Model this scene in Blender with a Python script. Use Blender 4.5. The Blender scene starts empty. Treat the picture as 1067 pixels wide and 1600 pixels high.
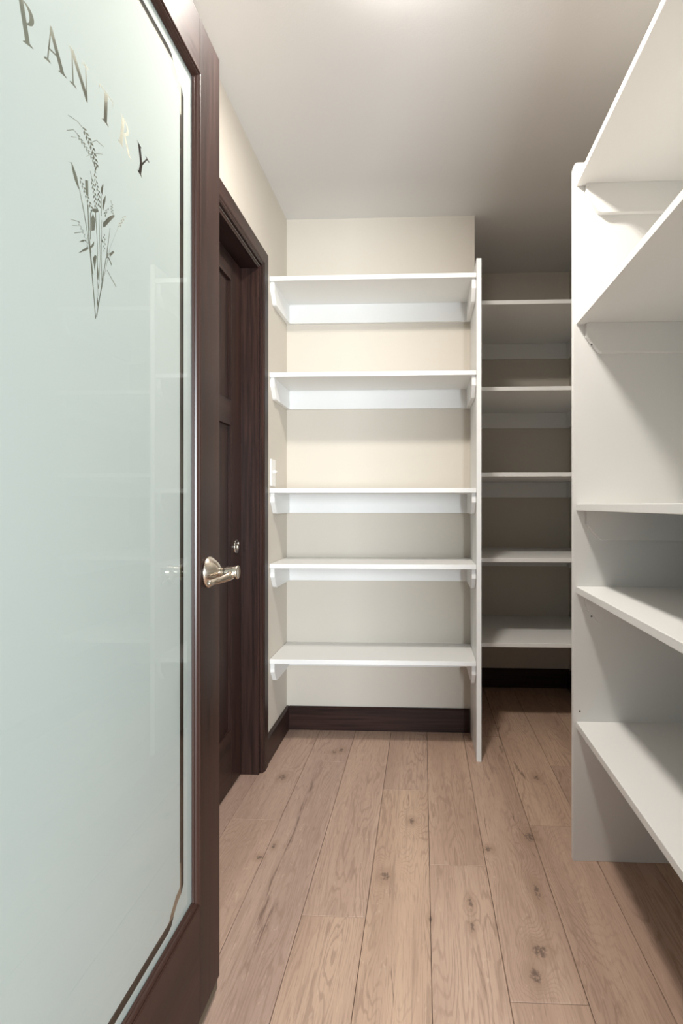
import bpy, bmesh, math, random
from mathutils import Vector, Matrix
from mathutils.geometry import delaunay_2d_cdt

C = bpy.context.scene.collection
sc = bpy.context.scene

# ------------------------------------------------------------------ camera
F, TH = 889.0, math.atan(.0456)
cam = bpy.data.cameras.new('camera')
camo = bpy.data.objects.new('camera', cam)
C.objects.link(camo)
camo.location = (0, 0, 1.075)
camo.rotation_euler = (math.radians(90), 0, TH)
cam.sensor_fit = 'AUTO'
cam.sensor_width = 36
cam.lens = F / 1600 * 36
cam.shift_x = -(660 - F * .0456 - 533.5) / 1600
cam.shift_y = -11 / 1600
cam.clip_start = .02
sc.camera = camo

# ------------------------------------------------------------------ light
LAMP = 335.0          # ceiling lamp emission strength
w = bpy.data.worlds.new('world')
sc.world = w
w.use_nodes = True
bg = w.node_tree.nodes['Background']
bg.inputs[0].default_value = (.88, .95, 1, 1)
bg.inputs[1].default_value = .32
def area(name, loc, rot, sx, sy, power, col):
    l = bpy.data.lights.new(name, 'AREA')
    l.shape = 'RECTANGLE'; l.size = sx; l.size_y = sy; l.energy = power; l.color = col
    o = bpy.data.objects.new(name, l); C.objects.link(o)
    o.location = loc; o.rotation_euler = rot
    return o
# daylight from the windows of the room behind the camera
area('daylight', (.88, -1.9, 1.15), (math.radians(90), 0, math.radians(10)), .55, 1.4, 165, (.87, .945, 1))
sc.view_settings.view_transform = 'Standard'
sc.view_settings.look = 'None'
sc.view_settings.gamma = 1
sc.view_settings.use_curve_mapping = False
sc.view_settings.exposure = 0.2

# ------------------------------------------------------------------ materials
class NT:
    def __init__(s, name):
        s.m = bpy.data.materials.new(name); s.m.use_nodes = True
        s.t = s.m.node_tree; s.b = s.t.nodes['Principled BSDF']; s.out = s.t.nodes['Material Output']
    def n(s, typ, **kw):
        nd = s.t.nodes.new(typ)
        for k, v in kw.items(): setattr(nd, k, v)
        return nd
    def put(s, sock, v):
        if hasattr(v, 'is_linked') or isinstance(v, bpy.types.NodeSocket): s.t.links.new(v, sock)
        else: sock.default_value = v
    def math(s, op, a, b=0.0, c=None):
        nd = s.n('ShaderNodeMath', operation=op)
        s.put(nd.inputs[0], a); s.put(nd.inputs[1], b)
        if c is not None: s.put(nd.inputs[2], c)
        return nd.outputs[0]
    def mix(s, f, a, b):
        nd = s.n('ShaderNodeMix', data_type='RGBA')
        s.put(nd.inputs[0], f); s.put(nd.inputs[6], a); s.put(nd.inputs[7], b)
        return nd.outputs[2]
    def noise(s, vec, scale, detail=3, rough=.5, dist=0):
        nd = s.n('ShaderNodeTexNoise')
        s.put(nd.inputs['Vector'], vec); nd.inputs['Scale'].default_value = scale
        nd.inputs['Detail'].default_value = detail; nd.inputs['Roughness'].default_value = rough
        nd.inputs['Distortion'].default_value = dist
        return nd.outputs[0]
    def ramp(s, v, stops):
        nd = s.n('ShaderNodeMapRange'); nd.interpolation_type = 'SMOOTHSTEP'
        s.put(nd.inputs[0], v)
        for i, x in zip((1, 2, 3, 4), stops): nd.inputs[i].default_value = x
        return nd.outputs[0]
    def pos(s): return s.n('ShaderNodeNewGeometry').outputs['Position']
    def scalevec(s, v, x, y, z):
        nd = s.n('ShaderNodeVectorMath', operation='MULTIPLY')
        s.put(nd.inputs[0], v); nd.inputs[1].default_value = (x, y, z)
        return nd.outputs[0]
    def addvec(s, v, u):
        nd = s.n('ShaderNodeVectorMath', operation='ADD')
        s.put(nd.inputs[0], v); s.put(nd.inputs[1], u)
        return nd.outputs[0]
    def bump(s, h, strength, dist=.001):
        nd = s.n('ShaderNodeBump'); nd.inputs['Strength'].default_value = strength
        nd.inputs['Distance'].default_value = dist
        s.put(nd.inputs['Height'], h); s.t.links.new(nd.outputs[0], s.b.inputs['Normal'])

def paint(name, col, rough, tex=0.0, texscale=180, spec=.5):
    t = NT(name)
    p = t.pos()
    n1 = t.noise(p, 2.2, 3)
    c2 = tuple(x * .965 for x in col[:3]) + (1,)
    t.put(t.b.inputs['Base Color'], t.mix(n1, c2, tuple(col[:3]) + (1,)))
    t.b.inputs['Roughness'].default_value = rough
    t.b.inputs['Specular IOR Level'].default_value = spec
    if tex: t.bump(t.noise(p, texscale, 3), tex, .0008)
    return t.m

def dark_wood(name, axis):
    t = NT(name)
    sc3 = {'x': (2.2, 60, 60), 'y': (60, 2.2, 60), 'z': (60, 60, 2.2)}[axis]
    p = t.scalevec(t.pos(), *sc3)
    fine = t.noise(p, 1.6, 5, .6)
    broad = t.noise(t.scalevec(t.pos(), *[v / 8 for v in sc3]), 1.3, 3, .5, .6)
    f = t.math('ADD', t.math('MULTIPLY', fine, .55), t.math('MULTIPLY', broad, .45))
    f = t.ramp(f, (.32, .68, 0, 1))
    t.put(t.b.inputs['Base Color'], t.mix(f, (.013, .0068, .0055, 1), (.046, .021, .016, 1)))
    t.put(t.b.inputs['Roughness'], t.ramp(fine, (.2, .8, .36, .46)))
    t.b.inputs['Specular IOR Level'].default_value = .24
    t.bump(fine, .04, .0005)
    return t.m

# (x, y, size_x, size_y, strength): grain swirls round these knots of the floor
KNOTS = [(-.552, 2.225, .035, .06, 1.6), (-.037, 1.935, .026, .045, 2.6), (-.108, 1.645, .030, .05, 3.2),
         (.205, 1.79, .018, .03, 1.2), (.345, 1.86, .02, .04, 1.4), (.315, 1.62, .02, .05, 1.8),
         (.275, 1.385, .026, .05, 2.4), (.255, 1.315, .03, .035, 2.2), (.127, 1.53, .014, .03, .9),
         (-.055, 1.50, .03, .12, 2.6), (-.06, 1.26, .03, .10, 2.2), (-.497, 1.80, .008, .012, .8),
         (.449, 2.266, .018, .03, 1.3), (.44, 1.72, .045, .16, 3.4), (-.57, 1.72, .05, .14, 3.0),
         (-.40, 2.47, .018, .02, 1.2), (-.24, 2.0, .03, .25, 2.0)]
DARKS = [(-.552, 2.225, .010, .018), (-.037, 1.935, .008, .013), (-.108, 1.645, .010, .014), (.205, 1.79, .009, .010),
         (.345, 1.86, .012, .020), (.318, 1.60, .006, .024), (.283, 1.385, .013, .016), (.258, 1.312, .010, .016),
         (.130, 1.545, .005, .020), (.127, 1.455, .004, .014), (-.497, 1.715, .008, .008), (.449, 2.266, .009, .016),
         (-.385, 2.46, .010, .010), (-.355, 2.48, .008, .014), (-.468, 1.775, .005, .010), (.02, 1.478, .004, .010)]
def oak():
    t = NT('oak_plank')
    geo = t.pos()
    oi = t.n('ShaderNodeObjectInfo')
    sep = t.n('ShaderNodeSeparateXYZ'); t.t.links.new(geo, sep.inputs[0])
    X, Y = sep.outputs[0], sep.outputs[1]
    sepc = t.n('ShaderNodeSeparateColor'); t.t.links.new(oi.outputs['Color'], sepc.inputs[0])
    r1, r2, r3 = sepc.outputs
    off = t.n('ShaderNodeCombineXYZ'); t.put(off.inputs[0], t.math('MULTIPLY', r1, 7)); t.put(off.inputs[1], t.math('MULTIPLY', r2, 11))
    p = t.addvec(geo, off.outputs[0])
    # height field whose contours are the growth rings
    low = t.noise(t.scalevec(p, 9, 1.1, 0), 1, 2, .5, .3)
    mid = t.noise(t.scalevec(p, 30, 2.6, 0), 1, 3, .55)
    h = t.math('MULTIPLY', low, 7)
    h = t.math('MULTIPLY_ADD', mid, 1.1, h)
    h = t.math('MULTIPLY_ADD', X, 13.0, h)
    for (kx, ky, sx, sy, a) in KNOTS:
        dx = t.math('MULTIPLY', t.math('SUBTRACT', X, kx), 1 / sx)
        dy = t.math('MULTIPLY', t.math('SUBTRACT', Y, ky), 1 / sy)
        d2 = t.math('ADD', t.math('MULTIPLY', dx, dx), t.math('MULTIPLY', dy, dy))
        g = t.math('EXPONENT', t.math('MULTIPLY', d2, -.5))
        h = t.math('MULTIPLY_ADD', g, a, h)
    ring = t.math('SINE', t.math('MULTIPLY', h, 19.0))
    ring = t.ramp(t.math('MULTIPLY_ADD', t.math('SUBTRACT', t.noise(t.scalevec(p, 240, 9, 0), 1, 3, .6), .5), 1.0, ring), (.35, 1.05, 0, 1))
    patch = t.ramp(t.noise(t.scalevec(p, 5, .9, 0), 1.6, 2), (.38, .62, .2, 1))
    ring = t.math('MULTIPLY', ring, patch)
    fib = t.noise(t.scalevec(p, 330, 11, 0), 1, 4, .65)
    fib2 = t.noise(t.scalevec(p, 60, 2.0, 0), 1, 3, .6)
    tone = t.noise(t.scalevec(p, 7, .8, 0), 1, 3, .5)
    base = t.mix(t.ramp(tone, (.3, .7, 0, 1)), (.56, .398, .302, 1), (.44, .30, .228, 1))
    tint = t.mix(r3, (.88, .87, .90, 1), (1.06, 1.04, .98, 1))
    mul = t.n('ShaderNodeMix', data_type='RGBA', blend_type='MULTIPLY'); mul.inputs[0].default_value = 1
    t.put(mul.inputs[6], base); t.put(mul.inputs[7], tint)
    c = mul.outputs[2]
    c = t.mix(t.math('MULTIPLY', ring, .46), c, (.27, .17, .122, 1))
    c = t.mix(t.math('MULTIPLY', t.ramp(fib, (.50, .68, 0, 1)), .45), c, (.25, .165, .125, 1))
    c = t.mix(t.math('MULTIPLY', t.ramp(fib2, (.52, .70, 0, 1)), .32), c, (.27, .18, .13, 1))
    c = t.mix(t.math('MULTIPLY', t.ramp(t.noise(t.scalevec(p, 90, 20, 0), 1, 2, .5, 1.5), (.64, .72, 0, 1)), .22), c, (.72, .55, .43, 1))
    # dark knot hearts
    rag = t.math('MULTIPLY', t.math('SUBTRACT', t.noise(t.scalevec(p, 130, 80, 0), 1, 3, .6), .5), 3.6)
    acc = None; halo = None
    for (kx, ky, sx, sy) in DARKS:
        sx *= 1.45; sy *= 1.5
        dx = t.math('MULTIPLY', t.math('SUBTRACT', X, kx), 1 / sx)
        dy = t.math('MULTIPLY', t.math('SUBTRACT', Y, ky), 1 / sy)
        d2 = t.math('ADD', t.math('MULTIPLY', dx, dx), t.math('MULTIPLY', dy, dy))
        halo = t.math('MAXIMUM', t.math('EXPONENT', t.math('MULTIPLY', d2, -.14)), halo if halo is not None else 0.0)
        g = t.math('EXPONENT', t.math('MULTIPLY', d2, -.9))
        acc = g if acc is None else t.math('MAXIMUM', acc, g)
    c = t.mix(t.math('MULTIPLY', t.ramp(halo, (.35, .8, 0, 1)), .38), c, (.33, .215, .145, 1))
    k = t.ramp(t.math('MULTIPLY', acc, t.math('ADD', rag, 1.0)), (.30, 1.05, 0, .70))
    c = t.mix(k, c, (.085, .055, .045, 1))
    # long mineral streaks and cracks: centre line x(y) = a + b*sin, between y0 and y1
    st = None
    for (x0, slope, y0, y1, wd, amp) in ((-.424, .0, 1.28, 2.33, .0125, .010), (-.405, .05, 1.30, 1.55, .012, .01),
                                         (.325, -.15, 1.70, 2.10, .0032, .012), (.215, .02, 1.80, 2.25, .0022, .004),
                                         (.36, .10, 2.35, 3.0, .010, .02), (.395, -.2, 2.22, 2.42, .010, .012),
                                         (-.075, .1, 1.72, 1.86, .003, .01), (-.05, 0, 2.02, 2.13, .002, .004),
                                         (.143, -.1, 1.10, 1.40, .0025, .008), (.262, .05, 1.20, 1.31, .0018, .003),
                                         (-.065, -.1, 1.20, 1.33, .0022, .008)):
        mid_y = (y0 + y1) / 2; L = (y1 - y0) / 2
        wob = t.math('MULTIPLY', t.math('SUBTRACT', t.noise(t.scalevec(geo, 3, 7, 0), 1.3, 2), .5), amp * 3.2)
        cx_ = t.math('MULTIPLY_ADD', t.math('SUBTRACT', Y, mid_y), slope, x0)
        dx = t.math('ABSOLUTE', t.math('SUBTRACT', t.math('SUBTRACT', X, cx_), wob))
        a = t.ramp(dx, (0, wd, 1, 0))
        e = t.ramp(t.math('ABSOLUTE', t.math('SUBTRACT', Y, mid_y)), (L * .55, L, 1, 0))
        g = t.math('MULTIPLY', a, e)
        st = g if st is None else t.math('MAXIMUM', st, g)
    st = t.math('MULTIPLY', st, t.ramp(t.noise(t.scalevec(geo, 150, 9, 0), 1, 3, .6), (.42, .62, .05, .80)))
    c = t.mix(st, c, (.12, .07, .05, 1))
    t.put(t.b.inputs['Base Color'], c)
    t.put(t.b.inputs['Roughness'], t.ramp(fib, (.3, .8, .46, .62)))
    t.b.inputs['Specular IOR Level'].default_value = .35
    t.bump(t.math('ADD', fib, t.math('MULTIPLY', ring, -.3)), .10, .0006)
    return t.m

def metal(name, col, rough):
    t = NT(name)
    t.b.inputs['Base Color'].default_value = col + (1,)
    t.b.inputs['Metallic'].default_value = 1
    t.put(t.b.inputs['Roughness'], t.ramp(t.noise(t.scalevec(t.pos(), 300, 300, 900), 1, 2), (.3, .7, rough * .85, rough * 1.15)))
    return t.m

def clear_glass():
    t = NT('clear_glass'); nt = t.t
    tr = t.n('ShaderNodeBsdfTransparent'); tr.inputs[0].default_value = (.86, .90, .88, 1)
    gl = t.n('ShaderNodeBsdfGlossy'); gl.inputs['Roughness'].default_value = 0.0
    fr = t.n('ShaderNodeFresnel'); fr.inputs[0].default_value = 1.45
    geo = t.n('ShaderNodeNewGeometry')
    f = t.math('MULTIPLY', fr.outputs[0], t.math('SUBTRACT', 1.0, geo.outputs['Backfacing']))
    ms = t.n('ShaderNodeMixShader')
    nt.links.new(f, ms.inputs[0]); nt.links.new(tr.outputs[0], ms.inputs[1]); nt.links.new(gl.outputs[0], ms.inputs[2])
    nt.links.new(ms.outputs[0], t.out.inputs[0])
    return t.m

def frost():
    t = NT('etched_frost'); nt = t.t
    p = t.pos()
    cloud = t.noise(p, 3.0, 2)
    col = t.mix(cloud, (.835, .855, .857, 1), (.86, .88, .88, 1))
    d = t.n('ShaderNodeBsdfDiffuse'); tl = t.n('ShaderNodeBsdfTranslucent')
    t.put(d.inputs[0], col); t.put(tl.inputs[0], col)
    ms = t.n('ShaderNodeMixShader'); ms.inputs[0].default_value = .42
    nt.links.new(d.outputs[0], ms.inputs[1]); nt.links.new(tl.outputs[0], ms.inputs[2])
    nt.links.new(ms.outputs[0], t.out.inputs[0])
    return t.m

def emit(name, col, s):
    t = NT(name)
    t.b.inputs['Base Color'].default_value = (.9, .9, .88, 1)
    t.b.inputs['Emission Color'].default_value = col + (1,)
    t.b.inputs['Emission Strength'].default_value = s
    return t.m

M_WALL = paint('beige_wall_paint', (.615, .567, .495), .75, .25, 220, .3)
M_CEIL = paint('matte_ceiling_paint', (.76, .745, .725), .9, .35, 160, .2)
M_WHITE = paint('white_shelf_laminate', (.82, .818, .80), .42, .04, 320)
M_TRIMX = dark_wood('dark_wood_x', 'x'); M_TRIMY = dark_wood('dark_wood_y', 'y'); M_TRIMZ = dark_wood('dark_wood_z', 'z')
M_OAK = oak()
M_BEAD = paint('reddish_wood_bead', (.040, .017, .012), .32)
M_SUB = paint('subfloor', (.05, .035, .028), .9)
M_NICKEL = metal('satin_nickel', (.74, .66, .56), .24)
M_CHROME = metal('polished_nickel', (.80, .76, .70), .12)
M_GLASS = clear_glass(); M_FROST = frost()
M_LAMP = emit('lamp_diffuser', (1, .94, .87), LAMP)
M_PLASTIC = paint('white_plastic', (.80, .79, .76), .35)
M_SWEEP = paint('door_sweep_vinyl', (.10, .085, .055), .5)
M_HOLE = paint('screw_dark', (.09, .085, .08), .5)

# ------------------------------------------------------------------ helpers
ROOT = {}
def link(o, parent=None):
    C.objects.link(o)
    if parent is not None: o.parent = parent
    return o
def tag(o, label=None, cat=None, group=None, kind=None):
    if label: o['label'] = label
    if cat: o['category'] = cat
    if group: o['group'] = group
    if kind: o['kind'] = kind
    return o
def thing(name, loc, **kw):
    o = bpy.data.objects.new(name, None); o.empty_display_size = .05
    link(o); o.location = loc; ROOT[o.name] = Vector(loc)
    return tag(o, **kw)
def obj(name, bm, mat, parent=None, origin=None, smooth=False, **kw):
    """world-coordinate bmesh to ONE mesh object"""
    base = ROOT[parent.name] if parent is not None else Vector(origin or (0, 0, 0))
    bmesh.ops.translate(bm, verts=bm.verts, vec=-base)
    me = bpy.data.meshes.new(name); bm.to_mesh(me); bm.free()
    me.materials.append(mat)
    if smooth:
        for p in me.polygons: p.use_smooth = True
    o = bpy.data.objects.new(name, me)
    link(o, parent)
    if parent is None: o.location = base
    ROOT[o.name] = base.copy()
    return tag(o, **kw)
def box(bm, x0, x1, y0, y1, z0, z1, bev=0.0, seg=1):
    vs = [bm.verts.new(v) for v in ((x0, y0, z0), (x1, y0, z0), (x1, y1, z0), (x0, y1, z0), (x0, y0, z1), (x1, y0, z1), (x1, y1, z1), (x0, y1, z1))]
    fs = [bm.faces.new([vs[i] for i in f]) for f in ((0, 3, 2, 1), (4, 5, 6, 7), (0, 1, 5, 4), (1, 2, 6, 5), (2, 3, 7, 6), (3, 0, 4, 7))]
    if bev:
        es = list({e for f in fs for e in f.edges})
        bmesh.ops.bevel(bm, geom=es, offset=bev, segments=seg, affect='EDGES', profile=.6)
    return bm
def B(*a, **k): return box(bmesh.new(), *a, **k)
def prism(pts, axis, a, b, bev=0.0):
    """extrude a 2-D outline along an axis ('x': pts are (y,z); 'y': (x,z); 'z': (x,y))"""
    bm = bmesh.new()
    mk = {'x': lambda p, t: (t, p[0], p[1]), 'y': lambda p, t: (p[0], t, p[1]), 'z': lambda p, t: (p[0], p[1], t)}[axis]
    A = [bm.verts.new(mk(p, a)) for p in pts]; Bv = [bm.verts.new(mk(p, b)) for p in pts]
    bm.faces.new(A); bm.faces.new(Bv[::-1])
    n = len(pts)
    for i in range(n): bm.faces.new([A[i], A[(i + 1) % n], Bv[(i + 1) % n], Bv[i]][::-1])
    bmesh.ops.recalc_face_normals(bm, faces=bm.faces)
    if bev: bmesh.ops.bevel(bm, geom=list(bm.edges), offset=bev, segments=1, affect='EDGES')
    return bm
def lathe(bm, prof, origin, axis, n=32):
    """prof: list of (radius, height along axis)"""
    ax = Vector(axis).normalized(); q = Vector((0, 0, 1)).rotation_difference(ax)
    rings = []
    for r, h in prof:
        rings.append([bm.verts.new(Vector(origin) + q @ Vector((r * math.cos(2 * math.pi * k / n), r * math.sin(2 * math.pi * k / n), h))) for k in range(n)])
    for a, b in zip(rings, rings[1:]):
        for k in range(n): bm.faces.new([a[k], a[(k + 1) % n], b[(k + 1) % n], b[k]])
    bm.faces.new(rings[0][::-1]); bm.faces.new(rings[-1])
    bmesh.ops.recalc_face_normals(bm, faces=bm.faces)
    return bm
def sweep(bm, pts, radii, n=20):
    """rounded bar with elliptical sections: radii = (a, b) per point; b is vertical (z)"""
    rings = []
    for i, p in enumerate(pts):
        p = Vector(p); t = (Vector(pts[min(i + 1, len(pts) - 1)]) - Vector(pts[max(i - 1, 0)])).normalized()
        up = Vector((0, 0, 1)); s = t.cross(up).normalized(); u = s.cross(t)
        a, b = radii[i]
        rings.append([bm.verts.new(p + s * a * math.cos(2 * math.pi * k / n) + u * b * math.sin(2 * math.pi * k / n)) for k in range(n)])
    for a, b in zip(rings, rings[1:]):
        for k in range(n): bm.faces.new([a[k], a[(k + 1) % n], b[(k + 1) % n], b[k]])
    bm.faces.new(rings[0][::-1]); bm.faces.new(rings[-1])
    bmesh.ops.recalc_face_normals(bm, faces=bm.faces)
    return bm

# ------------------------------------------------------------------ room
XL, XR, XA = -.652, .861, .247
YN, YA, YB, H = .30, 2.71, 3.39, 2.446
def struct(name, bm, mat, label, origin):
    return obj(name, bm, mat, origin=origin, label=label, kind='structure')

# floor: slab plus every plank
fl = struct('floor', B(-.95, 1.0, -2.6, YB + .1, -.06, -.0105), M_SUB, 'knotty light oak plank floor running through the pantry', (0, 1.2, -.06))
rnd = random.Random(5)
PW = .1688
JOINT = {-4: 1.92, -3: 2.369, -2: 1.478, -1: 2.144, 0: 1.704, 1: 1.241, 2: 1.926, 3: 2.371, 4: 1.5, -5: 2.6, -6: 2.1}
PL = 1.42
for c in range(-6, 5):
    x0 = .0205 + c * PW; x1 = x0 + PW
    x0 = max(x0, -.95); x1 = min(x1, .90)
    y = JOINT[c]
    while y > -2.5: y -= PL
    while y < YB:
        a, b = max(y, -2.5), min(y + PL, YB)
        if b - a > .02:
            bm = B(x0 + .0006, x1 - .0006, a + .0006, b - .0006, -.0105, 0)
            top = [e for e in bm.edges if all(v.co.z > -.001 for v in e.verts)]
            bmesh.ops.bevel(bm, geom=top, offset=.0009, segments=1, affect='EDGES')
            o = obj('plank', bm, M_OAK, fl)
            o.color = (rnd.random(), rnd.random(), rnd.random(), 1)
        y += PL

struct('ceiling', B(-.95, 1.0, -.4, YB + .1, H, H + .08), M_CEIL, 'flat off-white ceiling, dim over the alcove', (0, 1.5, H))
# left wall with the opening of the dark door (y 1.355..2.245)
DY0, DY1, DZ = 1.345, 2.252, 2.030
bm = bmesh.new()
box(bm, XL - .11, XL, .18, DY0, 0, H); box(bm, XL - .11, XL, DY1, YB + .1, 0, H); box(bm, XL - .11, XL, DY0, DY1, DZ, H)
struct('wall_left', bm, M_WALL, 'beige left wall around the dark panelled door', (XL, 1.5, 0))
struct('wall_back', B(XL, XA, YA, YA + .09, 0, H), M_WALL, 'pale back wall behind the left shelves', (-.2, YA, 0))
bm = bmesh.new()
box(bm, XA - .09, XA, YA + .09, YB, 0, H)
struct('wall_alcove_side', bm, M_WALL, 'side wall of the dark alcove, behind the white end panel', (XA, 3.0, 0))
struct('wall_alcove_back', B(XA - .09, XR, YB, YB + .1, 0, H), M_WALL, 'brown-looking back wall of the deep alcove', (.55, YB, 0))
struct('wall_right', B(XR, XR + .11, .18, YB + .1, 0, H), M_WALL, 'beige wall behind the right-hand shelves', (XR, 1.5, 0))
bm = bmesh.new()
box(bm, XL, -.50, .18, YN, 0, H); box(bm, .50, XR, .18, YN, 0, H); box(bm, -.50, .50, .18, YN, 2.09, H)
struct('wall_near', bm, M_WALL, 'wall with the pantry doorway around the camera', (0, .24, 0))
bm = bmesh.new()
box(bm, -.50, -.488, .17, .31, 0, 2.08); box(bm, .488, .50, .17, .31, 0, 2.08); box(bm, -.50, .50, .17, .31, 2.078, 2.09)
struct('trim_1', bm, M_TRIMZ, 'dark wooden jamb lining the pantry doorway', (0, .24, 0))

# baseboards
def baseboard(name, pts, mat, label, origin, axis, a, b):
    struct(name, prism(pts, axis, a, b), mat, label, origin)
BH, BT = .111, .014
baseboard('baseboard_left', [(XL, 0), (XL + BT, 0), (XL + BT, BH - .006), (XL + BT - .005, BH), (XL, BH)], M_TRIMY,
          'dark baseboard between the door casing and the back corner', (XL, 2.5, 0), 'y', 2.320, YA)
bb = lambda y: [(y, 0), (y - BT, 0), (y - BT, BH - .006), (y - BT + .005, BH), (y, BH)]
baseboard('baseboard_back', bb(YA), M_TRIMX, 'dark baseboard under the left shelves', (-.2, YA, 0), 'x', XL + BT, XA - .022)
baseboard('baseboard_alcove', bb(YB), M_TRIMX, 'dark baseboard along the back of the alcove', (.55, YB, 0), 'x', XA, XR - BT)
baseboard('baseboard_right', [(XR, 0), (XR - BT, 0), (XR - BT, BH - .006), (XR - BT + .005, BH), (XR, BH)], M_TRIMY,
          'dark baseboard along the right wall of the alcove', (XR, 2.6, 0), 'y', 1.762, YB)
baseboard('baseboard_near', [(XL, 0), (XL + BT, 0), (XL + BT, BH - .006), (XL + BT - .005, BH), (XL, BH)], M_TRIMY,
          'dark baseboard behind the frosted door', (XL, .8, 0), 'y', YN, 1.27)

# ------------------------------------------------------------------ door_2: dark panelled door in the left wall
d2 = thing('door_2', (XL, 1.8, 0), label='closed dark brown panelled door set back in the left wall', kind='structure')
CX, CW = -.634, .068      # casing face, width
def casing_profile(w0, w1):   # (offset across, x)
    return None
def casing_v(y_in, y_out, z1, name='casing'):
    # stepped moulding: inner bead, flat, outer edge; top end mitred
    s = 1 if y_out > y_in else -1
    prof = [(0, XL), (0, CX - .008), (.004, CX - .004), (.010, CX - .005), (.013, CX - .001), (.017, CX), (CW - .004, CX), (CW, CX - .004), (CW, XL)]
    bm = bmesh.new(); lo = []; hi = []
    for d, x in prof:
        lo.append(bm.verts.new((x, y_in + s * d, 0))); hi.append(bm.verts.new((x, y_in + s * d, z1 + d)))
    bm.faces.new(lo); bm.faces.new(hi[::-1])
    n = len(prof)
    for i in range(n): bm.faces.new([lo[i], lo[(i + 1) % n], hi[(i + 1) % n], hi[i]])
    bmesh.ops.recalc_face_normals(bm, faces=bm.faces)
    return obj(name, bm, M_TRIMZ, d2)
ZI = 2.036
YI1, YI0 = 2.252, 1.345
casing_v(YI1, YI1 + CW, ZI); casing_v(YI0, YI0 - CW, ZI)
prof = [(0, XL), (0, CX - .008), (.004, CX - .004), (.010, CX - .005), (.013, CX - .001), (.017, CX), (CW - .004, CX), (CW, CX - .004), (CW, XL)]
bm = bmesh.new(); A_ = []; Bv = []
for d, x in prof:
    A_.append(bm.verts.new((x, YI0 - d, ZI + d))); Bv.append(bm.verts.new((x, YI1 + d, ZI + d)))
bm.faces.new(A_); bm.faces.new(Bv[::-1])
for i in range(len(prof)):
    j = (i + 1) % len(prof); bm.faces.new([A_[i], A_[j], Bv[j], Bv[i]])
bmesh.ops.recalc_face_normals(bm, faces=bm.faces)
obj('casing', bm, M_TRIMY, d2)
# jambs (reveal 4 mm back from the casing edge)
JX0 = -.770
obj('jamb', B(JX0, XL + .001, 2.238, DY1 + .004, 0, DZ + .003, bev=.001), M_TRIMZ, d2)
obj('jamb', B(JX0, XL + .001, DY0 - .004, 1.359, 0, DZ + .003, bev=.001), M_TRIMZ, d2)
obj('head_jamb', B(JX0, XL + .001, 1.359, 2.238, 2.018, DZ + .004, bev=.001), M_TRIMY, d2)
DX = -.722               # face of the door leaf
LY0, LY1, LZ0, LZ1 = 1.361, 2.237, .006, 2.016
def stile(y0, y1, z0, z1, m, nm): obj(nm, B(DX - .034, DX, y0, y1, z0, z1, bev=.0012), m, d2)
stile(LY1 - .117, LY1, LZ0, LZ1, M_TRIMZ, 'stile'); stile(LY0, LY0 + .117, LZ0, LZ1, M_TRIMZ, 'stile')
iy0, iy1 = LY0 + .117, LY1 - .117
stile(iy0, iy1, 1.925, LZ1, M_TRIMY, 'rail'); stile(iy0, iy1, 1.375, 1.470, M_TRIMY, 'rail'); stile(iy0, iy1, LZ0, .223, M_TRIMY, 'rail')
my = (iy0 + iy1) / 2
stile(my - .055, my + .055, .223, 1.375, M_TRIMZ, 'mullion')
for (a, b, c, d) in ((iy0, iy1, 1.470, 1.925), (iy0, my - .055, .223, 1.375), (my + .055, iy1, .223, 1.375)):
    pn = obj('panel', B(DX - .024, DX - .012, a, b, c, d), M_TRIMZ, d2)
# round flush pull
kx, ky, kz = DX, 2.172, .914
bm = bmesh.new()
lathe(bm, [(.027, 0), (.028, .002), (.026, .005), (.023, .006), (.020, .003), (.012, .0015)], (kx, ky, kz), (1, 0, 0))
pl = obj('flush_pull', bm, M_CHROME, d2, smooth=True, label='round polished nickel flush pull')
bm = bmesh.new()
lathe(bm, [(.0035, 0), (.0035, .012), (.006, .013), (.006, .018), (.004, .020)], (kx, ky - .021, kz + .014), (1, 0, 0), 16)
lathe(bm, [(.010, 0), (.010, .006), (.008, .008)], (kx + .002, ky + .004, kz - .004), (1, 0, 0), 20)
obj('thumb_turn', bm, M_CHROME, pl, smooth=True)

# ------------------------------------------------------------------ door_1: open pantry door with etched glass
d1 = thing('door_1', (-.4675, .32, .03), label='open dark wooden pantry door with a frosted glass pane reading PANTRY', kind='structure')
FX, RX = -.450, -.485
Y0, Y1, Z0, Z1 = .322, 1.244, .031, 2.063
GY0, GY1, GZ0, GZ1 = .437, 1.1325, .2645, 1.948        # inner edge of the stiles / rails (outer edge of the bead)
obj('stile', B(RX, FX, GY1, Y1, Z0, Z1, bev=.0015), M_TRIMZ, d1)
obj('stile', B(RX, FX, Y0, GY0, Z0, Z1, bev=.0015), M_TRIMZ, d1)
obj('rail', B(RX, FX, GY0, GY1, GZ1, Z1, bev=.0008), M_TRIMY, d1)
obj('rail', B(RX, FX, GY0, GY1, Z0, GZ0, bev=.0008), M_TRIMY, d1)
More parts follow.
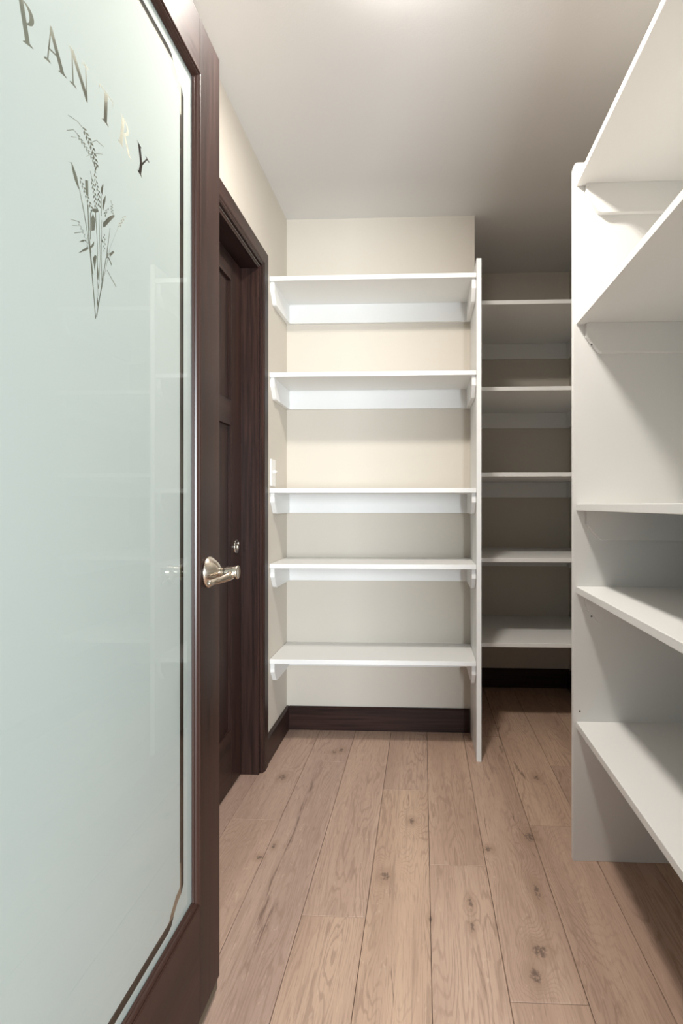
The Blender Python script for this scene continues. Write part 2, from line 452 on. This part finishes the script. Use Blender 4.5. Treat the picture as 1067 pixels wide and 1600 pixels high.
# moulded glazing bead, mitred round the pane, on both faces
def bead(sign, name):
    bm = bmesh.new()
    face = FX if sign > 0 else RX
    prof = [(0, -.001), (0, .0015), (.002, .0025), (.004, .0015), (.0045, -.001), (.008, .0005), (.011, -.0025), (.0125, -.006), (.0145, -.0065), (.0155, -.0105), (0, -.0105)]
    rings = []
    for (cy, cz, sy, sz) in ((GY0, GZ0, 1, 1), (GY1, GZ0, -1, 1), (GY1, GZ1, -1, -1), (GY0, GZ1, 1, -1)):
        rings.append([bm.verts.new((face + sign * h, cy + sy * d, cz + sz * d)) for d, h in prof])
    n = len(prof)
    for r in range(4):
        a, b = rings[r], rings[(r + 1) % 4]
        for i in range(n): bm.faces.new([a[i], a[(i + 1) % n], b[(i + 1) % n], b[i]])
    bmesh.ops.recalc_face_normals(bm, faces=bm.faces)
    obj(name, bm, M_BEAD, d1)
bead(1, 'glazing_bead'); bead(-1, 'glazing_bead')
pane = obj('glass_pane', B(-.4740, -.4612, GY0 + .006, GY1 - .006, GZ0 + .006, GZ1 - .006), M_GLASS, d1, label='frosted pane etched with PANTRY and a wheat sheaf')
obj('door_sweep', B(RX + .004, FX - .001, Y0 + .01, Y1 - .012, .0125, .0305), M_SWEEP, d1)
for z in (.25, 1.05, 1.85):
    bm = bmesh.new(); lathe(bm, [(.006, 0), (.006, .09)], (FX + .004, Y0 - .004, z), (0, 0, 1), 14)
    obj('hinge', bm, M_NICKEL, d1, smooth=True)

# ---- etched frosting: one CDT of the outline with letters, wheat and border cut out
LEAVES= [[(-540, 670), (-500, 650), (-410, 550), (-360, 420), (-380, 400), (-460, 470), (-520, 580)], [(-230, 610), (-160, 640), (-150, 420), (-210, 420)], [(210, 810), (220, 780), (190, 630), (150, 660), (160, 720)], [(280, 680), (270, 580), (210, 410), (190, 440), (200, 550)], [(240, 270), (320, 360), (410, 440), (510, 510), (520, 480), (450, 410), (340, 290), (250, 190)], [(-60, 300), (10, 340), (80, 370), (100, 340), (10, 280), (-60, 270)], [(-390, -470), (-270, -360), (-160, -270), (-150, -310), (-250, -380)], [(-370, -310), (-290, -240), (-200, -200), (-270, -260)], [(370, -140), (490, -40), (510, -60), (390, -180)], [(300, -170), (340, -140), (330, -220), (300, -240)], [(-120, -330), (-90, -340), (-30, -620), (-60, -600)], [(-50, -390), (10, -310), (50, -320), (0, -550), (-30, -440)], [(-90, 150), (-40, 240), (20, 180), (0, 30), (-80, -20)], [(-120, -270), (-10, -130), (-20, -200), (-110, -290)], [(70, -420), (100, -540), (90, -650), (50, -600)], [(80, -670), (110, -760), (80, -770)], [(60, -880), (100, -960), (80, -1030), (50, -970)], [(160, 0), (210, -30), (210, -60), (170, -50)], [(210, 260), (260, 250), (240, 180), (210, 180)]]
STEMS= [[(-370, 420), (-280, 190), (-190, -70), (-180, -60), (-260, 200), (-360, 430)], [(-230, 80), (-120, -330), (-20, -960), (10, -1220), (30, -1210), (0, -950), (-100, -320), (-220, 90)], [(-170, 300), (-150, -110), (-100, -340), (-80, -330), (-130, -100), (-150, 310)], [(-110, 230), (-110, -150), (-90, -140), (-90, 230)], [(280, -240), (180, -610), (70, -1060), (10, -1220), (30, -1210), (80, -1050), (200, -610), (300, -230)], [(390, -40), (210, -600), (130, -850), (50, -1180), (60, -1180), (140, -850), (220, -600), (400, -30)], [(10, 290), (70, -220), (50, -1100), (60, -1090), (80, -220), (30, 290)], [(170, 260), (160, -300), (170, -620), (190, -610), (170, -290), (180, 260)], [(100, 330), (130, -310), (90, -870), (100, -860), (140, -300), (110, 340)], [(640, 410), (390, -40), (400, -30), (650, 420)], [(340, -210), (430, -290), (450, -270), (360, -190)], [(310, -410), (550, -560), (570, -550), (320, -400)], [(390, 250), (300, -160), (320, -160), (400, 260)], [(-260, 1290), (-390, 1300), (-600, 1250), (-600, 1240), (-400, 1290), (-270, 1280)], [(-360, 1130), (-490, 1130), (-630, 1030), (-630, 1020), (-490, 1120), (-370, 1120)], [(-380, 1090), (-550, 1000), (-550, 990), (-380, 1090)], [(-80, 1210), (40, 1320), (220, 1340), (230, 1350), (40, 1330), (-80, 1220)], [(20, 1120), (200, 1220), (210, 1230), (20, 1130)], [(-120, 1020), (-220, 930), (-220, 930), (-110, 1020)], [(-60, 710), (-100, 810), (-110, 800), (-70, 700)], [(-190, 350), (-160, 150), (-140, -40), (-120, -30), (-140, 160), (-180, 360)], [(160, 610), (150, 310), (170, 310), (170, 620)], [(-520, 670), (-610, 630), (-620, 630), (-520, 660)], [(-290, -130), (-470, -230), (-470, -240), (-290, -140)], [(-340, -80), (-520, -150), (-520, -160), (-340, -80)], [(-370, -30), (-550, -90), (-560, -100), (-370, -40)], [(440, 640), (420, 680), (410, 670), (430, 630)]]
GRAINS= [[(-180, 1310), (-250, 1280), (-280, 1300), (-210, 1320)], [(-240, 1210), (-270, 1230), (-250, 1280), (-220, 1260)], [(-130, 1270), (-190, 1250), (-220, 1270), (-160, 1290)], [(-190, 1170), (-220, 1190), (-200, 1250), (-170, 1230)], [(-70, 1240), (-140, 1210), (-170, 1230), (-100, 1260)], [(-140, 1140), (-170, 1160), (-150, 1210), (-120, 1190)], [(-20, 1200), (-90, 1180), (-120, 1200), (-50, 1220)], [(-90, 1100), (-120, 1120), (-100, 1180), (-70, 1150)], [(20, 1150), (-40, 1140), (-50, 1170), (0, 1180)], [(-70, 1040), (-80, 1080), (-50, 1140), (-30, 1100)], [(50, 1090), (-10, 1080), (-30, 1110), (30, 1120)], [(-40, 990), (-60, 1020), (-20, 1080), (0, 1050)], [(80, 1030), (20, 1020), (0, 1050), (60, 1060)], [(-10, 930), (-30, 960), (10, 1020), (20, 990)], [(100, 970), (40, 960), (30, 1000), (90, 1000)], [(20, 870), (0, 900), (40, 960), (50, 930)], [(-330, 1130), (-380, 1100), (-410, 1110), (-360, 1130)], [(-350, 1070), (-380, 1070), (-380, 1100), (-350, 1100)], [(-270, 1110), (-320, 1090), (-350, 1100), (-300, 1120)], [(-290, 1050), (-320, 1060), (-320, 1090), (-290, 1090)], [(-210, 1100), (-260, 1080), (-290, 1090), (-240, 1110)], [(-230, 1040), (-260, 1050), (-260, 1080), (-230, 1070)], [(-150, 1090), (-200, 1070), (-230, 1070), (-180, 1090)], [(-180, 1020), (-210, 1040), (-200, 1070), (-180, 1060)], [(-100, 1070), (-150, 1050), (-180, 1060), (-130, 1070)], [(-130, 1000), (-160, 1020), (-150, 1050), (-130, 1040)], [(-50, 1050), (-100, 1030), (-130, 1040), (-80, 1050)], [(-80, 980), (-100, 990), (-100, 1030), (-70, 1020)], [(0, 1020), (-50, 1000), (-70, 1020), (-30, 1030)], [(-40, 950), (-60, 970), (-50, 1000), (-30, 980)], [(40, 980), (-10, 970), (-30, 980), (20, 1000)], [(0, 910), (-20, 930), (-10, 970), (10, 950)], [(80, 950), (30, 940), (10, 950), (60, 960)], [(-290, 570), (-340, 560), (-350, 580), (-310, 590)], [(-340, 490), (-350, 510), (-340, 550), (-320, 530)], [(-250, 530), (-290, 510), (-310, 530), (-270, 540)], [(-290, 450), (-310, 470), (-300, 510), (-280, 490)], [(-200, 480), (-250, 470), (-270, 490), (-220, 500)], [(-250, 410), (-270, 430), (-250, 470), (-230, 450)], [(-160, 440), (-210, 430), (-230, 450), (-180, 460)], [(-210, 360), (-230, 380), (-210, 420), (-190, 400)], [(-120, 400), (-160, 390), (-180, 410), (-140, 420)], [(-170, 320), (-190, 340), (-170, 380), (-150, 360)], [(-70, 350), (-120, 340), (-140, 360), (-90, 370)], [(-120, 280), (-140, 300), (-120, 340), (-100, 320)], [(-30, 310), (-80, 300), (-100, 320), (-50, 330)], [(-80, 230), (-100, 250), (-80, 290), (-60, 270)], [(-20, 690), (-70, 690), (-80, 720), (-40, 720)], [(-80, 620), (-90, 650), (-70, 690), (-60, 660)], [(0, 640), (-40, 640), (-60, 660), (-10, 670)], [(-60, 570), (-70, 590), (-50, 640), (-40, 610)], [(20, 590), (-20, 580), (-40, 610), (10, 610)], [(-40, 510), (-50, 540), (-30, 580), (-20, 560)], [(40, 530), (0, 530), (-10, 560), (30, 560)], [(-30, 460), (-40, 480), (-10, 530), (0, 500)], [(50, 470), (10, 470), (0, 500), (40, 500)], [(-20, 400), (-20, 430), (10, 470), (10, 440)], [(70, 410), (30, 410), (20, 440), (60, 440)], [(0, 340), (-10, 370), (20, 410), (30, 380)], [(80, 350), (40, 360), (30, 380), (70, 380)], [(40, 850), (0, 850), (-10, 870), (30, 870)], [(-20, 770), (-20, 800), (0, 840), (10, 810)], [(60, 790), (20, 790), (10, 810), (50, 810)], [(0, 710), (-10, 740), (20, 780), (20, 750)], [(80, 720), (40, 720), (30, 750), (70, 750)], [(20, 650), (10, 680), (30, 720), (40, 690)], [(110, 680), (60, 670), (50, 690), (90, 700)], [(50, 600), (40, 630), (60, 670), (80, 640)], [(140, 620), (100, 620), (80, 640), (120, 650)], [(70, 540), (70, 580), (100, 620), (100, 590)], [(140, 550), (110, 560), (100, 590), (140, 580)], [(70, 470), (70, 510), (110, 550), (110, 520)], [(150, 480), (110, 490), (110, 520), (140, 510)], [(80, 400), (80, 440), (110, 480), (110, 450)], [(150, 410), (110, 420), (110, 450), (150, 440)], [(470, 620), (440, 620), (440, 640), (470, 640)], [(410, 570), (410, 580), (430, 610), (440, 590)], [(470, 580), (440, 580), (440, 600), (470, 600)], [(420, 530), (410, 550), (440, 570), (440, 560)], [(480, 540), (450, 540), (450, 560), (480, 560)], [(430, 490), (420, 510), (440, 540), (450, 520)], [(490, 500), (460, 500), (460, 520), (490, 520)], [(340, 480), (330, 500), (350, 530), (360, 510)], [(260, 430), (280, 460), (320, 490), (300, 460)], [(300, 410), (290, 430), (310, 460), (320, 450)], [(220, 370), (240, 400), (280, 430), (270, 400)], [(270, 350), (250, 360), (270, 400), (290, 380)], [(820, 610), (800, 630), (830, 660), (840, 640)], [(730, 560), (750, 590), (800, 630), (770, 590)], [(770, 540), (760, 560), (780, 590), (800, 570)], [(680, 490), (700, 520), (750, 560), (730, 520)], [(720, 470), (710, 490), (740, 530), (750, 510)], [(640, 420), (660, 460), (710, 490), (690, 460)], [(680, 400), (670, 420), (690, 460), (710, 440)], [(600, 360), (620, 390), (660, 420), (640, 390)], [(-340, -40), (-380, -50), (-400, -40), (-360, -30)], [(-360, -90), (-380, -80), (-370, -50), (-360, -70)], [(-300, -80), (-330, -80), (-350, -70), (-320, -70)], [(-320, -130), (-330, -110), (-330, -80), (-310, -100)], [(-250, -110), (-290, -110), (-310, -100), (-270, -100)], [(-280, -160), (-290, -140), (-280, -110), (-270, -130)], [(-220, -150), (-250, -150), (-270, -140), (-230, -140)], [(-250, -200), (-260, -180), (-250, -150), (-240, -170)], [(-190, -190), (-220, -190), (-230, -180), (-200, -180)], [(-220, -240), (-230, -220), (-210, -200), (-200, -220)], [(-150, -230), (-190, -240), (-200, -220), (-170, -220)], [(-180, -290), (-190, -270), (-180, -240), (-170, -260)], [(260, 70), (240, 70), (230, 90), (260, 90)], [(210, 10), (210, 30), (240, 60), (240, 40)], [(270, 10), (250, 10), (240, 30), (270, 30)], [(220, -50), (220, -30), (250, 0), (250, -20)], [(270, -60), (250, -50), (250, -30), (280, -40)], [(210, -120), (220, -90), (250, -60), (240, -90)], [(260, -130), (240, -120), (240, -100), (270, -110)], [(200, -190), (210, -170), (240, -140), (230, -160)]]
CY = .783
def letter(ch):
    """outlines of a roman capital, cap height 1, as a list of polygons"""
    def bowl(cx, cy, rx, ry, ix, iy):
        o = [(cx + rx * math.sin(a), cy + ry * math.cos(a)) for a in [math.pi * k / 14 for k in range(15)]]
        i = [(cx + ix * math.sin(a), cy + iy * math.cos(a)) for a in [math.pi * k / 14 for k in range(15)]]
        return o + i[::-1]
    def serif(x0, x1, y, up):
        d = .035 if up else -.035; m = (x0 + x1) / 2
        return [(x0, y), (x1, y), (x1, y + d * .6), (m + .09, y + d * 1.8), (m - .09, y + d * 1.8), (x0, y + d * .6)]
    if ch == 'P': return 0.62, [[(.12, 0), (.30, 0), (.30, 1), (.12, 1)], serif(.02, .42, 0, 1), [(.03, 1), (.3, 1), (.3, .96), (.03, .965)], bowl(.27, .74, .37, .26, .19, .22), [(.2, 1), (.3, 1), (.3, .962), (.2, .962)]]
    if ch == 'R': return 0.80, [[(.12, 0), (.30, 0), (.30, 1), (.12, 1)], serif(.02, .40, 0, 1), [(.03, 1), (.3, 1), (.3, .96), (.03, .965)], bowl(.27, .75, .33, .25, .19, .215), [(.30, .50), (.43, .50), (.84, 0), (.68, 0)], [(.66, 0), (.92, 0), (.92, .025), (.66, .035)]]
    if ch == 'A': return 0.92, [[(.11, 0), (.165, 0), (.47, .93), (.44, 1)], [(.42, 1), (.50, 1), (.90, 0), (.70, 0), (.38, .87)], [(.22, .34), (.68, .34), (.68, .39), (.22, .39)], serif(0, .28, 0, 1), serif(.60, .98, 0, 1)]
    if ch == 'N': return 0.98, [[(.13, 0), (.185, 0), (.185, .94), (.13, .94)], [(.04, 1), (.25, 1), (.86, .16), (.86, -.05), (.78, -.05), (.12, .88)], [(.80, 0), (.85, 0), (.85, 1), (.80, 1)], serif(0, .31, 0, 1), serif(.66, .98, 1, 0), [(0, 1), (.22, 1), (.2, .965), (0, .97)]]
    if ch == 'T': return 0.80, [[(.31, 0), (.49, 0), (.49, 1), (.31, 1)], serif(.22, .59, 0, 1), [(.02, 1), (.79, 1), (.79, .955), (.02, .955)], [(.02, 1), (.055, 1), (.055, .96), (.0, .76)], [(.76, 1), (.79, 1), (.81, .76), (.755, .96)]]
    if ch == 'Y': return 0.88, [[(.36, 0), (.53, 0), (.53, .48), (.36, .48)], [(.04, 1), (.24, 1), (.53, .46), (.36, .42)], [(.74, 1), (.80, 1), (.51, .42), (.45, .46)], serif(.26, .63, 0, 1), serif(-.02, .32, 1, 0), serif(.64, .92, 1, 0)]
CAP, R_ARC = .0465, .50
cut = []
for ch, u in zip('PANTRY', (-.133, -.087, -.034, .027, .079, .129)):
    wd, polys = letter(ch)
    ang = -u / R_ARC
    bu, bv = R_ARC * math.sin(u / R_ARC), 1.633 - R_ARC * (1 - math.cos(u / R_ARC))
    for p in polys:
        q = []
        for x, y in p:
            X_, Y_ = (x - wd / 2) * CAP, y * CAP
            q.append((CY + bu + X_ * math.cos(ang) - Y_ * math.sin(ang), bv + X_ * math.sin(ang) + Y_ * math.cos(ang)))
        cut.append(q)
for group in (LEAVES, STEMS, GRAINS):
    for p in group: cut.append([(CY + a * 1e-4, 1.46 + b * 1e-4) for a, b in p])
# border line with notched corners
yb, zb, zt = 1.0735, .3035, 1.9025
half = yb - CY
corner = [(half, .345), (half - .006, .337), (half - .021, .3325), (half - .040, .3175), (half - .049, .3065), (half - .060, zb)]
path = [(x, z) for x, z in corner]
ring = []
q1 = corner                                           # right bottom, going inwards
ring += q1
ring += [(-x, z) for x, z in q1[::-1]]
top = [(x, zb + zt - z) for x, z in corner]
ring += [(-x, z) for x, z in top]
ring += top[::-1]
def offs(pts, d):
    out = []; n = len(pts)
    for i in range(n):
        a, b, c = Vector(pts[i - 1]), Vector(pts[i]), Vector(pts[(i + 1) % n])
        e1, e2 = (b - a).normalized(), (c - b).normalized()
        n1, n2 = Vector((-e1.y, e1.x)), Vector((-e2.y, e2.x))
        m = (n1 + n2); m = m / max(m.length_squared, .3) * 2 if m.length > 1e-6 else n1
        out.append(tuple(b + m * d * (1.0)))
    return out
o_, i_ = offs(ring, .0084), offs(ring, -.0084)
n = len(ring)
for k in range(n):
    j = (k + 1) % n
    cut.append([(CY + p[0], p[1]) for p in (o_[k], o_[j], i_[j], i_[k])])
gy0, gy1, gz0, gz1 = GY0 + .008, GY1 - .008, GZ0 + .008, GZ1 - .008
verts = [Vector(p) for p in ((gy0, gz0), (gy1, gz0), (gy1, gz1), (gy0, gz1))]
faces = [[0, 1, 2, 3]]
for p in cut:
    a = sum(p[i - 1][0] * p[i][1] - p[i][0] * p[i - 1][1] for i in range(len(p)))
    if a < 0: p = p[::-1]
    s = len(verts); verts += [Vector(v) for v in p]; faces.append(list(range(s, s + len(p))))
for a in range(1, 16):
    for b in range(1, 40):
        verts.append(Vector((gy0 + (gy1 - gy0) * (a + .13 * (b % 2)) / 16.3, gz0 + (gz1 - gz0) * b / 40)))
vo, eo, fo, ov, oe, of = delaunay_2d_cdt(verts, [], faces, 0, 1e-6)
bm = bmesh.new(); bv_ = [bm.verts.new((-.4622, v.x, v.y)) for v in vo]
boxes = [(min(v[0] for v in p), max(v[0] for v in p), min(v[1] for v in p), max(v[1] for v in p), p) for p in cut]
def winding(x, y, p):
    wn = 0
    for (x0, y0), (x1, y1) in zip(p, p[1:] + p[:1]):
        if (y0 <= y) != (y1 <= y):
            side = (x1 - x0) * (y - y0) - (x - x0) * (y1 - y0)
            if y1 > y0 and side > 0: wn += 1
            elif y1 < y0 and side < 0: wn -= 1
    return wn
for f in fo:
    cx_ = sum(vo[i].x for i in f) / len(f); cz_ = sum(vo[i].y for i in f) / len(f)
    if not (gy0 < cx_ < gy1 and gz0 < cz_ < gz1): continue
    if any(a < cx_ < b and c < cz_ < d and winding(cx_, cz_, p) for a, b, c, d, p in boxes): continue
    bm.faces.new([bv_[i] for i in f])
for v in [v for v in bm.verts if not v.link_faces]: bm.verts.remove(v)
obj('etched_frosting', bm, M_FROST, pane, label='frosting with clear letters PANTRY, a wheat sheaf and a notched border line')

# lever handle
hy, hz = 1.176, .934
bm = bmesh.new()
lathe(bm, [(.033, 0), (.0335, .0025), (.0325, .005), (.027, .012), (.019, .021), (.0122, .024), (.0108, .027), (.0100, .0272), (.0100, .029), (.0108, .0292), (.0115, .040), (.0128, .052), (.0142, .062), (.0140, .0640), (.0125, .0652), (.012, .0648)], (FX, hy, hz), (1, 0, 0), 40)
hd = obj('lever_handle', bm, M_NICKEL, d1, smooth=True, label='satin nickel lever handle on a round rose')
bm = bmesh.new()
xx = FX + .050
sweep(bm, [(xx + .004, hy - .002, hz - .003), (xx - .002, hy - .018, hz - .008), (xx - .012, hy - .038, hz - .012), (xx - .018, hy - .060, hz - .013), (xx - .017, hy - .078, hz - .012), (xx - .015, hy - .086, hz - .012)],
      [(.0080, .0105), (.0075, .0090), (.0065, .0070), (.0060, .0062), (.0056, .0060), (.0032, .0040)])
obj('lever', bm, M_NICKEL, hd, smooth=True)
bm = bmesh.new()
lathe(bm, [(.033, 0), (.0325, .005), (.019, .021), (.0150, .024), (.0150, .030)], (RX, hy, hz), (-1, 0, 0), 32)
obj('rose', bm, M_NICKEL, hd, smooth=True)
obj('latch_plate', B(RX + .005, FX - .005, Y1 - .001, Y1 + .0008, hz - .028, hz + .028), M_NICKEL, d1)

# ------------------------------------------------------------------ shelves
T = .0195
def cleat_profile(front, back, top, s=1):
    """side cleat seen from the side: square front drop, then a bevel"""
    hgt = .089
    return [(front, top), (front, top - .040), (front + s * .022, top - .068), (front + s * .036, top - hgt + .004), (front + s * .045, top - hgt), (back, top - hgt), (back, top)]
def screw(bm, p, ax): lathe(bm, [(.0028, 0), (.0028, .0010), (.0015, .0014)], p, ax, 12)
G_L, G_A, G_R = 'shelves left of the white end panel', 'shelves in the deep alcove', 'shelves along the right wall'
ORD = ['topmost', 'second from the top', 'middle', 'second from the bottom', 'lowest']
YF = 2.397
for i, zt_ in enumerate((2.0495, 1.6400, 1.1455, .8240, .4175)):
    zb_ = zt_ - T
    lab = 'white shelf between dark door casing and slim end panel, ' + ORD[i] + ' of five'
    s = thing('wall_shelf', ((XL + .226) / 2, YA, zb_), label=lab, cat='shelf', group=G_L)
    obj('shelf_board', B(XL + .001, .2255, YF, YA - .001, zb_, zt_, bev=.0012), M_WHITE, s)
    obj('back_cleat', B(XL + .001, .2255, YA - .019, YA - .0005, zb_ - .089, zb_, bev=.0008), M_WHITE, s)
    obj('side_cleat', prism(cleat_profile(YF + .014, YA - .019, zb_), 'x', XL + .0005, XL + .0185, .0008), M_WHITE, s)
    obj('side_cleat', prism(cleat_profile(YF + .014, YA - .019, zb_), 'x', .2075, .2255, .0008), M_WHITE, s)
for i, zt_ in enumerate((2.042, 1.634, 1.228, .824, .4225)):
    zb_ = zt_ - T
    s = thing('wall_shelf', (.55, YB, zb_), label='shadowed deep alcove shelf behind the white end panels, ' + ORD[i] + ' of five', cat='shelf', group=G_A)
    obj('shelf_board', B(XA + .001, XR - .001, YA - .002, YB - .001, zb_, zt_, bev=.0012), M_WHITE, s)
    obj('back_cleat', B(XA + .001, XR - .001, YB - .019, YB - .0005, zb_ - .089, zb_, bev=.0008), M_WHITE, s)
    obj('side_cleat', prism(cleat_profile(YA + .03, YB - .019, zb_), 'x', XR - .0185, XR - .0005, .0008), M_WHITE, s)
    obj('side_cleat', prism(cleat_profile(YA + .03, YB - .019, zb_), 'x', XA + .0005, XA + .0185, .0008), M_WHITE, s)
YP, XF = 1.741, .4635
for i, zt_ in enumerate((2.0565, 1.6390, 1.0780, .8290, .4215)):
    zb_ = zt_ - (T + .0005)
    s = thing('wall_shelf', (XR, 1.1, zb_), label='long white shelf in right foreground against wide end panel, ' + ORD[i] + ' of five', cat='shelf', group=G_R)
    obj('shelf_board', B(XF, XR - .001, YN + .02, YP - .0005, zb_, zt_, bev=.0012), M_WHITE, s)
    obj('back_cleat', B(XR - .019, XR - .0005, YN + .02, YP - .0005, zb_ - .089, zb_, bev=.0008), M_WHITE, s)
    cp = cleat_profile(XF + .026, XR - .019, zb_)
    c1 = obj('side_cleat', prism(cp, 'y', YP - .019, YP - .0005, .0008), M_WHITE, s)
    obj('side_cleat', prism(cp, 'y', YN + .02, YN + .038, .0008), M_WHITE, s)
    if i in (1, 3):
        bm = bmesh.new(); screw(bm, (XF + .040, YP - .019, zb_ - .066), (0, -1, 0))
        obj('screw', bm, M_HOLE, c1)
def end_panel(x0, x1, y0, y1, z1, cut_axis, label, origin):
    t_ = thing('end_panel', origin, label=label, cat='panel')
    c = .010
    if cut_axis == 'x':   # front edge towards -y, small clipped top corner
        bm = prism([(y0, 0), (y1, 0), (y1, z1), (y0 + .002, z1), (y0, z1 - .002)], 'x', x0, x1, .0008)
    else:
        bm = prism([(x0, 0), (x1, 0), (x1, z1), (x0 + c, z1), (x0 + .004, z1 - .006), (x0, z1 - c * 2)], 'y', y0, y1, .0008)
    obj('panel_board', bm, M_WHITE, t_)
    return t_
end_panel(.2262, XA - .0003, 2.393, YA - .0005, 2.1085, 'x', 'slim white upright end panel seen edge-on between left shelves and alcove', ((.2265 + XA) / 2, 2.5, 0))
ep = end_panel(.4545, XR - .0005, YP, YP + .0195, 2.1095, 'y', 'wide white upright panel facing the camera on the right side', (.66, YP, 0))
for (sx, sz) in ((.474, .453), (.783, .385)):
    bm = bmesh.new(); screw(bm, (sx, YP, sz), (0, -1, 0)); obj('screw', bm, M_HOLE, ep)

# ------------------------------------------------------------------ light switch on the left wall
sy_, sz_ = 2.445, 1.2145
ls = thing('light_switch', (XL, sy_, sz_), label='white toggle light switch plate on left wall above the middle shelf', cat='light switch')
bm = B(XL, XL + .006, sy_ - .035, sy_ + .035, sz_ - .0575, sz_ + .0575, bev=.002, seg=2)
obj('switch_plate', bm, M_PLASTIC, ls)
obj('toggle', prism([(XL + .005, sz_ - .005), (XL + .005, sz_ + .011), (XL + .020, sz_ + .008), (XL + .021, sz_ + .002)], 'y', sy_ - .005, sy_ + .005, .001), M_PLASTIC, ls)

# ------------------------------------------------------------------ ceiling lamp just above the frame
lx, ly = -.06, 1.375
cl = thing('ceiling_lamp', (lx, ly, H), label='small round flush ceiling lamp above the pantry aisle', cat='lamp')
bm = bmesh.new(); lathe(bm, [(.100, 0), (.100, .010), (.096, .014), (.087, .014), (.086, .012)], (lx, ly, H), (0, 0, -1), 40)
obj('trim_ring', bm, M_PLASTIC, cl, smooth=False)
bm = bmesh.new(); lathe(bm, [(.085, .0122), (.085, .0165), (.080, .0195), (.06, .021)], (lx, ly, H), (0, 0, -1), 40)
obj('diffuser', bm, M_LAMP, cl, smooth=False)
